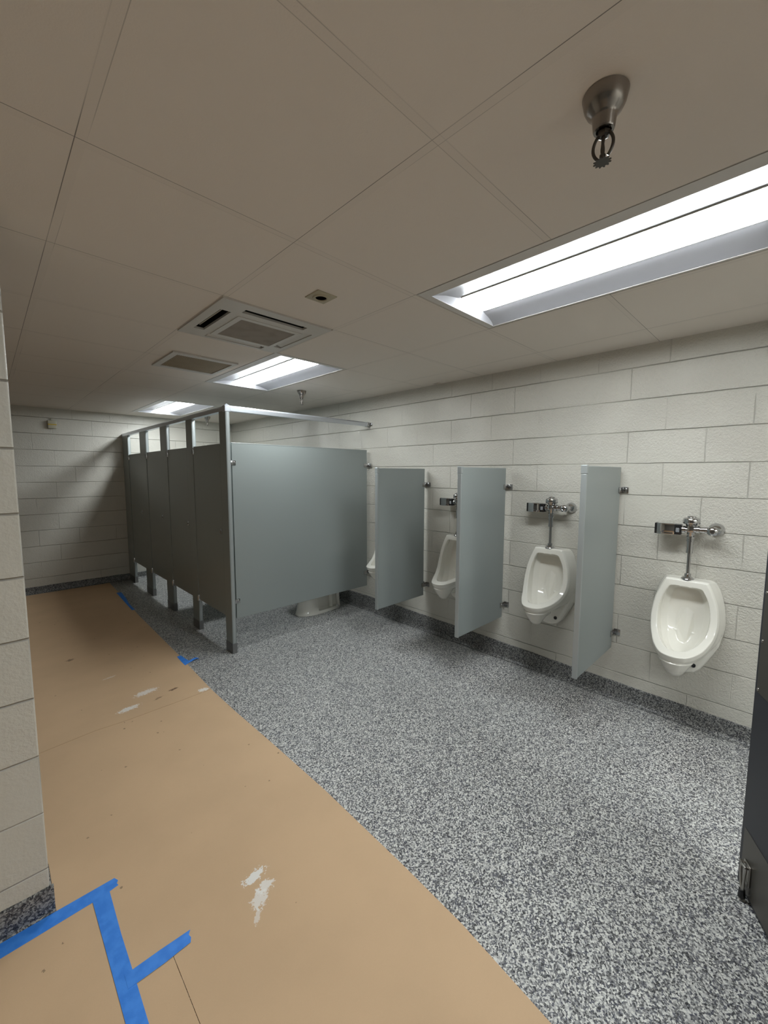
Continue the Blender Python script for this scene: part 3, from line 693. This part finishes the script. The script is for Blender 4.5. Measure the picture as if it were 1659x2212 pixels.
def sprinkler(loc, label, src=None):
    if src:
        c = copy_tree(src); c.location = loc; c['label'] = label; return c
    t = thing('fire_sprinkler', label, 'sprinkler', loc, 'fire sprinklers in the ceiling')
    bm = bm_new(); lathe(bm, (0, 0, 0), (0, 0, -1), [(0, .043), (.002, .0445), (.006, .0435), (.022, .040), (.034, .034), (.042, .026), (.047, .0235), (.068, .021), (.071, .0195), (.071, .015), (.060, .013)], 40)
    obj('escutcheon', bm, M['sprinkler'], t, smooth=35)
    bm = bm_new(); lathe(bm, (0, 0, -0.05), (0, 0, -1), [(0, .010), (.022, .010), (.023, .013), (.031, .013), (.033, .008)], 6)
    f = obj('nozzle', bm, M['sprinkler_frame'], t)
    bm = bm_new()
    for s in (-1, 1):
        pts = [(0, s*(0.009+0.011*math.sin(PI*k/12*0.98)**0.8), -0.075-0.048*k/12) for k in range(13)]
        tube(bm, pts, 0.0033, 10)
    lathe(bm, (0, 0, -0.118), (0, 0, -1), [(0, .006), (.010, .006), (.012, .003)], 14)
    obj('frame_arms', bm, M['sprinkler_frame'], t, smooth=40)
    bm = bm_new(); tube(bm, [(0, 0, -0.080), (0.001, 0.001, -0.095), (-0.001, 0, -0.108), (0, 0, -0.120)], [0.004, 0.0032, 0.0045, 0.004], 10)
    obj('trigger_link', bm, M['sprinkler_frame'], t, smooth=40)
    bm = bm_new(); n_ = 24; pts = []
    for k in range(n_*2):
        a = PI*k/n_; rr = 0.0175 if k % 4 < 2 else 0.0135; pts.append((rr*math.cos(a), rr*math.sin(a)))
    loft(bm, [[(x, y, -0.1325) for x, y in pts], [(x, y, -0.1310) for x, y in pts]]); obj('deflector', bm, M['sprinkler_frame'], t)['label'] = 'toothed deflector disc'
    return t
s0 = sprinkler((0.982, 0.342, CZ), 'large dark sprinkler head nearest the camera at upper right')
sprinkler((2.245, 3.43, CZ), 'small sprinkler head over the near end of the stalls', s0)
sprinkler((2.31, 5.93, CZ), 'tiny far sprinkler head seen over the nearest stall door', s0)

# ------------------------------------------------------------------ wall box on the far wall
t = thing('wall_notification_box', 'small cream box with yellow stripe high on the far wall', 'wall box', (0.648, YF, 2.09))
bm = bm_new(); box(bm, -0.042, 0.042, -0.045, -0.0005, -0.048, 0.048, 0.005); obj('box_body', bm, M['cream'], t, smooth=40)
bm = bm_new(); box(bm, -0.0425, 0.0425, -0.0465, -0.030, -0.006, 0.006, 0.002); obj('stripe', bm, M['yellow'], t)['label'] = 'yellow band'
bm = bm_new(); lathe(bm, (-0.005, -0.012, 0.047), (0, 0, 1), [(0, .005), (.03, .005)], 12); obj('conduit_stub', bm, M['cream'], t)

# ------------------------------------------------------------------ entry door standing open at the right
A = Vector((1.895, 0.0625, 0)); ang = math.atan2(-0.071, -0.145)
t = thing('entry_door', 'dark charcoal entry door standing open at the right edge', 'door', tuple(A), rz=ang)
# local +x runs from the free edge to the hinge, local -y faces the camera side (checked in render)
bm = bm_new(); box(bm, 0, 0.91, 0.0, 0.044, 0.010, 2.04, 0.0015); obj('door_leaf', bm, M['door'], t)
bm = bm_new(); box(bm, 0.020, 0.89, -0.0016, 0.0, 0.020, 0.238, 0.0006); k = obj('kick_plate', bm, M['plate'], t); k['label'] = 'dull bronzed kick plate'
bm = bm_new(); box(bm, 0.014, 0.89, -0.0016, 0.0, 0.745, 1.60, 0.0006); k2 = obj('armour_plate', bm, M['plate'], t); k2['label'] = 'dull bronzed plate screwed to the upper door'
for z in (0.757, 0.93, 1.10, 1.27, 1.44):
    bm = bm_new(); lathe(bm, (0.024, -0.0016, z), (0, -1, 0), [(0, .0055), (.002, .005), (.003, .002)], 14); obj('screw', bm, M['stop'], k2, smooth=40)
t2 = obj('door_holder_base', bm_new(), M['stop']); bpy.data.objects.remove(t2)
bm = bm_new(); box(bm, 0.033, 0.073, -0.0075, -0.0015, 0.060, 0.138, 0.002)
tube(bm, [(0.040, -0.008, 0.128), (0.037, -0.018, 0.131), (0.053, -0.022, 0.133), (0.070, -0.018, 0.131), (0.067, -0.008, 0.128)], 0.004, 10)
hold = obj('door_holder', bm, M['stop'], t, smooth=40); hold.location.x = 0.014; hold['label'] = 'worn nickel kick down door holder'
bm = bm_new(); tube(bm, [(0.038, -0.015, 0.130), (0.040, -0.017, 0.10), (0.047, -0.017, 0.06), (0.058, -0.017, 0.035)], 0.0042, 10); tube(bm, [(0.068, -0.015, 0.130), (0.067, -0.017, 0.10), (0.065, -0.017, 0.06), (0.062, -0.017, 0.035)], 0.0042, 10)
obj('holder_arm', bm, M['stop'], hold, smooth=40)
bm = bm_new(); lathe(bm, (0.060, -0.017, 0.040), (0, 0, -1), [(0, .009), (.028, .011), (.032, .008)], 18); obj('rubber_tip', bm, M['black'], hold, smooth=40)
